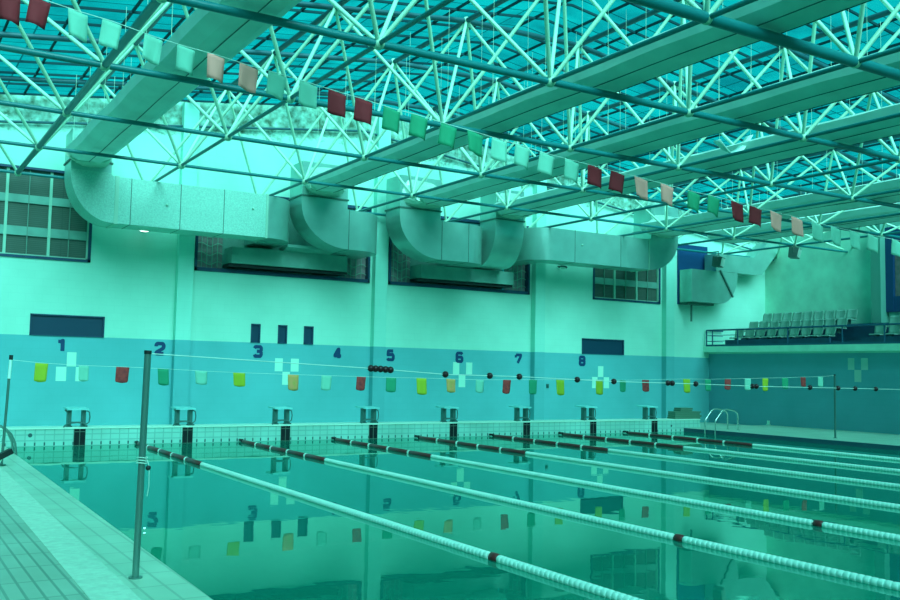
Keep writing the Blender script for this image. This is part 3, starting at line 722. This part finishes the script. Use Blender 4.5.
ep = pole(20.4, -14.64, 1.95, .03, 'flag_pole', 'thin pole beyond the right edge holding the float line', z0=.12)

# grab rail at the left pool corner
for i, yy in enumerate((-2.9, -2.45)):
    o = empty('grab_rail', (-1.66, yy, .1)); tag(o, 'curved dark grab rail at the far left pool corner, %s one' % ('nearer', 'farther')[i], 'grab rail', 'grab rails at the left corner')
    MB().tube([(-.72,0,0),(-.72,0,.35)]+[(-.42+.30*math.cos(a), 0, .42+.16*math.sin(a)) for a in (PI, PI*.75, PI*.5)]+[(-.2,0,.50),(-.08,0,.38),(.0,0,.2),(.03,0,-.05),(.03,0,-.5)], .022, 10).build('tube', M_steel, o)

# float line
FLX = empty('float_line', (0,0,0)); tag(FLX, 'thin white line with dark floats strung from the foreground pole across the pool', 'float line')
def zl(x): 
    t = (x+2.17)/22.57
    return 1.93 - .62*t + .62*t*t*1.0
pts = [(-2.17,1.93),(-.6,1.865),(0,1.84),(.73,1.80),(1.63,1.79),(2.9,1.755),(4.2,1.74),(5.2,1.72),(6.8,1.71),(8.2,1.70),(12,1.71),(16,1.78),(20.4,1.9)]
def zi(x):
    for a, b in zip(pts, pts[1:]):
        if x <= b[0]: return a[1]+(b[1]-a[1])*(x-a[0])/(b[0]-a[0])
    return 1.9
MB().tube([(x,-14.64,z) for x, z in pts], .004, 5).build('line', M_cord, FLX)
for x in (-.095,-.045,.008,.062,.115,.73,1.26,1.63,2.40,2.92,3.74,3.81,4.19,5.17,5.235,6.25,6.82,7.18,7.63):
    MB().ball((x,-14.64,zi(x)), .033, 10, 8, sq=(1,1,1)).build('float', M_float, FLX)

def flag(root, x, y, ztop, w, h, c, seed, curl=.03, yaw_=0, pointed=False):
    rnd = random.Random(seed); mb = MB(); nx, nz = 5, 6; vs = []
    tilt = rnd.uniform(-.22,.08) if not pointed else rnd.uniform(-.1,.1); ph = rnd.uniform(0, 6)
    for i in range(nz+1):
        for k in range(nx+1):
            u = k/nx-.5; v = i/nz
            ww = w*(1-(.14 if pointed and i == nz else .05*v)); 
            px = u*ww + tilt*v*h*.8; py = curl*math.sin(u*5+ph)*v + rnd.uniform(-.003,.003) + tilt*.3*v*h
            pz = -v*h - u*(.22*w if not pointed else .04*w)*(1 if rnd else 1) + (.02*abs(u)*2 if i == nz and pointed else 0)
            ca, sa = math.cos(yaw_), math.sin(yaw_)
            vs.append((x+px*ca-py*sa, y+px*sa+py*ca, ztop+pz))
    N0 = len(vs); th = .003
    fs = [(i*(nx+1)+k, i*(nx+1)+k+1, (i+1)*(nx+1)+k+1, (i+1)*(nx+1)+k) for i in range(nz) for k in range(nx)]
    mb.add(vs, fs, True)
    o = mb.build('flag', FL[c], root)
    md = o.modifiers.new('thick', 'SOLIDIFY'); md.thickness = th
    names = {'r':'dark red flag','l':'pale green flag','p':'pink flag','g':'green flag','y':'yellow-green flag','m':'red flag with faded print','o':'orange-brown flag with faded print'}
    o['label'] = names[c]; return o
UPF = [(-2.94,6.22,'r'),(-2.6,6.23,'r'),(-2.17,6.17,'l'),(-1.76,6.13,'l'),(-1.24,6.04,'l'),(-.82,5.99,'l'),(-.42,5.96,'p'),(.04,5.9,'p'),(.45,5.87,'l'),(.91,5.82,'l'),(1.35,5.77,'r'),(1.78,5.73,'r'),(2.24,5.67,'g'),(2.71,5.64,'g'),(3.23,5.58,'g'),(3.7,5.54,'g'),(4.17,5.49,'l'),(4.62,5.45,'l'),(5.11,5.39,'l'),(5.63,5.35,'l'),(6.12,5.32,'r'),(6.63,5.28,'r'),(7.16,5.25,'p'),(7.78,5.2,'p'),(8.45,5.15,'g'),(8.96,5.13,'g'),(9.57,5.09,'r'),(10.09,5.05,'r'),(10.66,5.01,'p'),(11.27,4.97,'p'),(11.88,4.92,'l'),(12.47,4.89,'l'),(13.08,4.86,'l'),(13.69,4.84,'l'),(14.52,4.81,'l')]
uf = empty('flag_string', (0,0,0)); tag(uf, 'upper string of square flags hanging slack high across the hall', 'flag string', 'flag strings over the pool')
MB().tube([(-7.48,-10.53,6.6)] + [(x,-10.5,z+.01) for x, z, c in UPF] + [(17,-10.5,4.8),(20,-10.5,4.95),(23.0,-10.5,5.5),(24.02,-10.53,6.56)], .005, 5).build('string', M_cord, uf)
for i, (x, z, c) in enumerate(UPF): flag(uf, x, -10.5, z, .235+.006*max(0,x)+(.03 if x > 0 else 0), .335, c, i, .04, .0)
LOF = [(-1.57,1.83,.21,.33,'y'),(-.88,1.8,.17,.28,'l'),(-.21,1.79,.23,.29,'m'),(.51,1.77,.2,.31,'g'),(1.22,1.74,.23,.26,'l'),(1.96,1.72,.24,.27,'y'),(3.07,1.7,.23,.32,'o'),(3.79,1.69,.22,.3,'l'),(4.57,1.68,.21,.29,'m'),(5.27,1.67,.24,.31,'g'),(6.0,1.67,.25,.36,'y'),(6.74,1.66,.23,.3,'o'),(7.5,1.65,.21,.29,'l'),(8.24,1.66,.22,.32,'m'),(8.97,1.67,.23,.34,'g'),(9.76,1.68,.24,.37,'y'),(10.96,1.69,.22,.36,'y'),(11.71,1.69,.2,.29,'g'),(12.46,1.71,.24,.3,'m'),(13.88,1.75,.25,.36,'y'),(14.66,1.75,.22,.31,'g'),(15.41,1.77,.23,.29,'m'),(16.18,1.79,.24,.32,'l'),(16.88,1.81,.24,.36,'y'),(17.69,1.83,.25,.31,'g'),(18.45,1.86,.22,.28,'m'),(19.22,1.88,.22,.29,'l')]
lf = empty('flag_string', (0,0,0)); tag(lf, 'low string of small coloured flags across the pool five metres before the blocks', 'flag string', 'flag strings over the pool')
MB().tube([(-2.065,-5,1.88)] + [(a[0],-5,a[1]+.005) for a in LOF] + [(19.85,-5,1.93)], .0035, 5).build('string', M_cord, lf)
for i, (x, z, w, h, c) in enumerate(LOF): flag(lf, x, -5, z, w, h, c, 100+i, .015, 0, True)

# ------------------------------------------------------------------ right side: ladder, boards, socket
for i, yy in enumerate((-.95, -1.38)):
    o = empty('pool_ladder_rail', (18.9, yy, .12)); tag(o, 'stainless ladder rail arching over the far right pool corner, %s one' % ('left', 'right')[i], 'ladder rail', 'pool ladder rails')
    MB().tube([(-.06,0,-.9),(-.06,0,.28),(-.03,0,.34),(.22,0,.60),(.32,0,.655),(.5,0,.67),(.8,0,.62),(.92,0,.57),(.97,0,.48),(.98,0,.0)], .024, 10).build('tube', M_bright, o)
    MB().tube([(.98,0,0),(.98,0,.015)], .05, 12).build('flange', M_bright, o)
st = empty('board_stack', (19.2,.3,.41)); tag(st, 'stack of dull green boards on the bulkhead right of block 8', 'boards')
for k, (a, b, z0, z1) in enumerate(((-.62,.55,0,.055),(-.60,.62,.06,.12),(-.58,.55,.125,.19),(-.58,.62,.195,.24),(-.33,.22,.245,.30),(-.30,.25,.305,.36))):
    MB().box(a, b, -.18+.01*k, .18, z0, z1).build('board', M_boards, st)
so = MB().box(-.05,.05,-.04,0,0,.14); so.box(-.08,.08,-.05,0,-.02,.02)
tag(so.build('wall_socket', M_pale, None, (23.74,.62,.14)), 'small pale socket box at the foot of the blue right wall', 'socket').rotation_euler = (0,0,-PI/2)
wd = MB().box(15.84,15.94,YF-.03,YF,1.32,1.46).box(15.86,15.92,YF-.06,YF-.03,1.35,1.43)
tag(wd.build('wall_bracket', M_stand), 'tiny dark green fitting on the blue wall right of number 7', 'wall fitting')
for i, (x, z) in enumerate(((-1.0,.245),(18.3,.2))):
    o = MB().tube([(x,-.006,z),(x,.004,z)], .045 if i == 0 else .035, 12).build('inlet_cap', M_slot); tag(o, 'round dark inlet on the bulkhead face at its far %s end' % ('left','right')[i], 'inlet')
# wall lamps
for i, (x, z, lit) in enumerate(((2.05,5.48,True),(16.3,5.52,False))):
    o = empty('wall_lamp', (x, YF-.05, z)); tag(o, ('lit oval floodlight under the quilted duct near number 2','small dark floodlight under the long right duct')[i], 'lamp')
    MB().ball((0,-.22,0), .13, 14, 8, sq=(1.5,.9,.5)).build('housing', M_lampb, o)
    MB().bar((0,.05,.05),(0,-.2,.02), .05, .04).build('bracket', M_lampb, o)
    MB().ball((-.04,-.27,-.035), .1, 14, 8, sq=(1.35,.8,.42)).build('lens', M_lit if lit else M_lens, o)
# hanging floodlights
for i, (x, y, z) in enumerate(((23.1, 2.38, 6.15), (23.96, -.4, 6.3))):
    o = empty('hanging_floodlight', (x, y, z)); tag(o, ('square floodlight hung from the roof frame beside the rising duct','square floodlight hung from the roof frame in front of the gallery wall')[i], 'lamp', 'hanging floodlights')
    o.rotation_euler = (0,0,.5)
    MB().prism([(-.18,.16),(.16,.2),(.2,-.17),(-.1,-.2)], 'x', -.27, .27).build('housing', M_lampb, o)
    MB().add([(-.24,-.19,.13),(.24,-.19,.13),(.24,-.12,-.17),(-.24,-.12,-.17),(-.24,-.17,.13),(.24,-.17,.13),(.24,-.1,-.17),(-.24,-.1,-.17)], [(0,1,2,3),(7,6,5,4),(0,4,5,1),(1,5,6,2),(2,6,7,3),(3,7,4,0)]).build('lens', M_lens, o)
    MB().tube([(-.29,0,0),(-.29,0,.24),(.29,0,.24),(.29,0,0)], .015, 6).build('yoke', M_lampb, o)
    MB().tube([(0,0,.24),(0,0,.40)] + ([(.35,.55,.42)] if i == 0 else []), .02, 6).build('hook', M_lampb, o)

# ------------------------------------------------------------------ gallery
S(MB().box(23.45, 27.0, YB+.1, YF-.001, 2.76, 2.98).build('gallery_floor', M_slab), 'pale concrete edge slab of the spectator gallery', 'slab')
tr = MB()
tr.box(24.0, 24.1, -1.75, 2.9, 2.98, 3.24); tr.box(24.0, 24.1, -9, -2.95, 2.98, 3.24)
tiers = [(24.15, 3.12), (24.95, 3.58), (25.75, 4.02), (26.5, 4.2)]
for (y0, y1) in ((2.95,-1.75),(-2.95,-9)):
    tr.box(24.15, 27.0, y1, y0, 2.98, 3.14); tr.box(24.95, 27.0, y1, y0, 3.14, 3.44); tr.box(25.75, 27.0, y1, y0, 3.44, 3.8)
for k, (a, z) in enumerate(((24.15,3.12),(24.55,3.28),(24.95,3.44),(25.35,3.62),(25.75,3.8))):
    tr.box(a, 27.0, -2.95, -1.75, 2.98, z)
tag(tr.build('gallery_tiers', M_tier), 'navy stepped tiers under the gallery seats', 'steps', None, 'structure')
rl = empty('gallery_railing', (23.53, 0, 2.98)); tag(rl, 'navy metal railing along the gallery edge', 'railing')
MB().tube([(0,3.4,.62),(0,-14,.62)], .032, 8).build('top_rail', M_rail, rl)
MB().tube([(0,3.4,.62),(.9,3.4,.62)], .028, 8).build('end_rail', M_rail, rl)
MB().box(-.02,.02,-14,3.42,0,.07).build('kick_rail', M_rail, rl)
for z in (.2,.42): MB().tube([(0,3.4,z),(.9,3.4,z)], .012, 6).build('thin_bar', M_rail, rl)
for z in (.2,.42): MB().tube([(0,3.4,z),(0,1.86,z),], .012, 6).build('thin_bar', M_rail, rl)
for yy in (3.4, 3.1, 1.86, -.4, -2.6, -4.14, -6.4, -8.6, -10.8, -13.): MB().tube([(0,yy,0),(0,yy,.62)], .024, 8).build('post', M_rail, rl)
# seats
def make_seat():
    r = empty('spectator_chair', (0,0,0))
    # back shell: curved panel facing -X
    def shell(path, w, th, round_):
        mb = MB(); n = 8; vs = []
        for (x, z, ws) in path:
            for k in range(n+1):
                u = k/n*2-1; vs.append((x-round_*(u*u), u*w*ws/2, z))
        for (x, z, ws) in path:
            for k in range(n+1):
                u = k/n*2-1; vs.append((x-round_*(u*u)+th, u*w*ws/2, z-.003))
        m = len(path); o = m*(n+1)
        fs = [(i*(n+1)+k, i*(n+1)+k+1, (i+1)*(n+1)+k+1, (i+1)*(n+1)+k) for i in range(m-1) for k in range(n)]
        fs += [tuple(o+q for q in reversed(f)) for f in fs]
        for i in range(m-1): 
            for k in (0, n):
                fs.append((i*(n+1)+k, (i+1)*(n+1)+k, o+(i+1)*(n+1)+k, o+i*(n+1)+k))
        for k in range(n):
            fs.append((k, k+1, o+k+1, o+k)); fs.append(((m-1)*(n+1)+k, (m-1)*(n+1)+k+1, o+(m-1)*(n+1)+k+1, o+(m-1)*(n+1)+k))
        mb.add(vs, fs, True); return mb
    shell([(.12,.20,.86),(.17,.3,.96),(.20,.42,1),(.22,.52,.97),(.225,.57,.86)], .43, .02, .05).build('backrest', M_seat, r)
    mb = MB(); mb.prism([(-.2,.19),(-.17,.215),(.1,.185),(.14,.22),(.14,.17),(-.19,.165)], 'y', -.2, .2); mb.build('seat_pan', M_seat, r)
    MB().box(-.1,.06,-.03,.03,0,.17).build('support', M_stand, r)
    return r
# orient: profile uses (u,v) along x/z for axis y
s0 = make_seat()
ordn = ['first','second','third','fourth','fifth','sixth','seventh','eighth','ninth','tenth']
first = True
for ri, (xr, zt, rn) in enumerate(((24.5,3.14,'front'),(25.3,3.44,'middle'),(26.1,3.8,'back'))):
    sp_c = (.51,.495,.475)[ri]; ys = [2.76-sp_c*i for i in range(9)]; ys2 = [-3.25-.52*i for i in range(3)]
    for i, yy in enumerate(ys+ys2):
        o = s0 if first else copy_tree(s0); first = False
        o.location = (xr, yy, zt)
        if i < 9: lab = 'grey-green plastic chair, %s from the end wall in the %s gallery row' % (ordn[i], rn)
        else: lab = 'grey-green plastic chair, %s right of the gallery steps in the %s row' % (ordn[i-9], rn)
        tag(o, lab, 'chair', 'gallery seats')

# ------------------------------------------------------------------ light
w = bpy.data.worlds.new('World'); sc.world = w; w.use_nodes = True
bg = w.node_tree.nodes['Background']; bg.inputs['Color'].default_value = (.006,.72,.78,1); bg.inputs['Strength'].default_value = .98
ld = bpy.data.lights.new('sun', 'SUN'); ld.energy = 10.8; ld.angle = math.radians(50); ld.color = (.92,.97,1)
sun = bpy.data.objects.new('sun', ld); COL.objects.link(sun)
d = Vector((.12, .82, -.66)); sun.rotation_euler = d.to_track_quat('-Z', 'Y').to_euler(); sun.location = (5,-20,20)

# ------------------------------------------------------------------ camera
cd = bpy.data.cameras.new('camera'); cam = bpy.data.objects.new('camera', cd); COL.objects.link(cam); sc.camera = cam
cd.sensor_width = 36; cd.lens = fpx*36/900; cd.clip_end = 200
M = Matrix((Rv, Uv, -Fw)).transposed().to_4x4(); M.translation = CAM; cam.matrix_world = M
vs_ = sc.view_settings; vs_.view_transform = 'Standard'; vs_.look = 'None'; vs_.exposure = 0; vs_.gamma = 1; vs_.use_curve_mapping = False
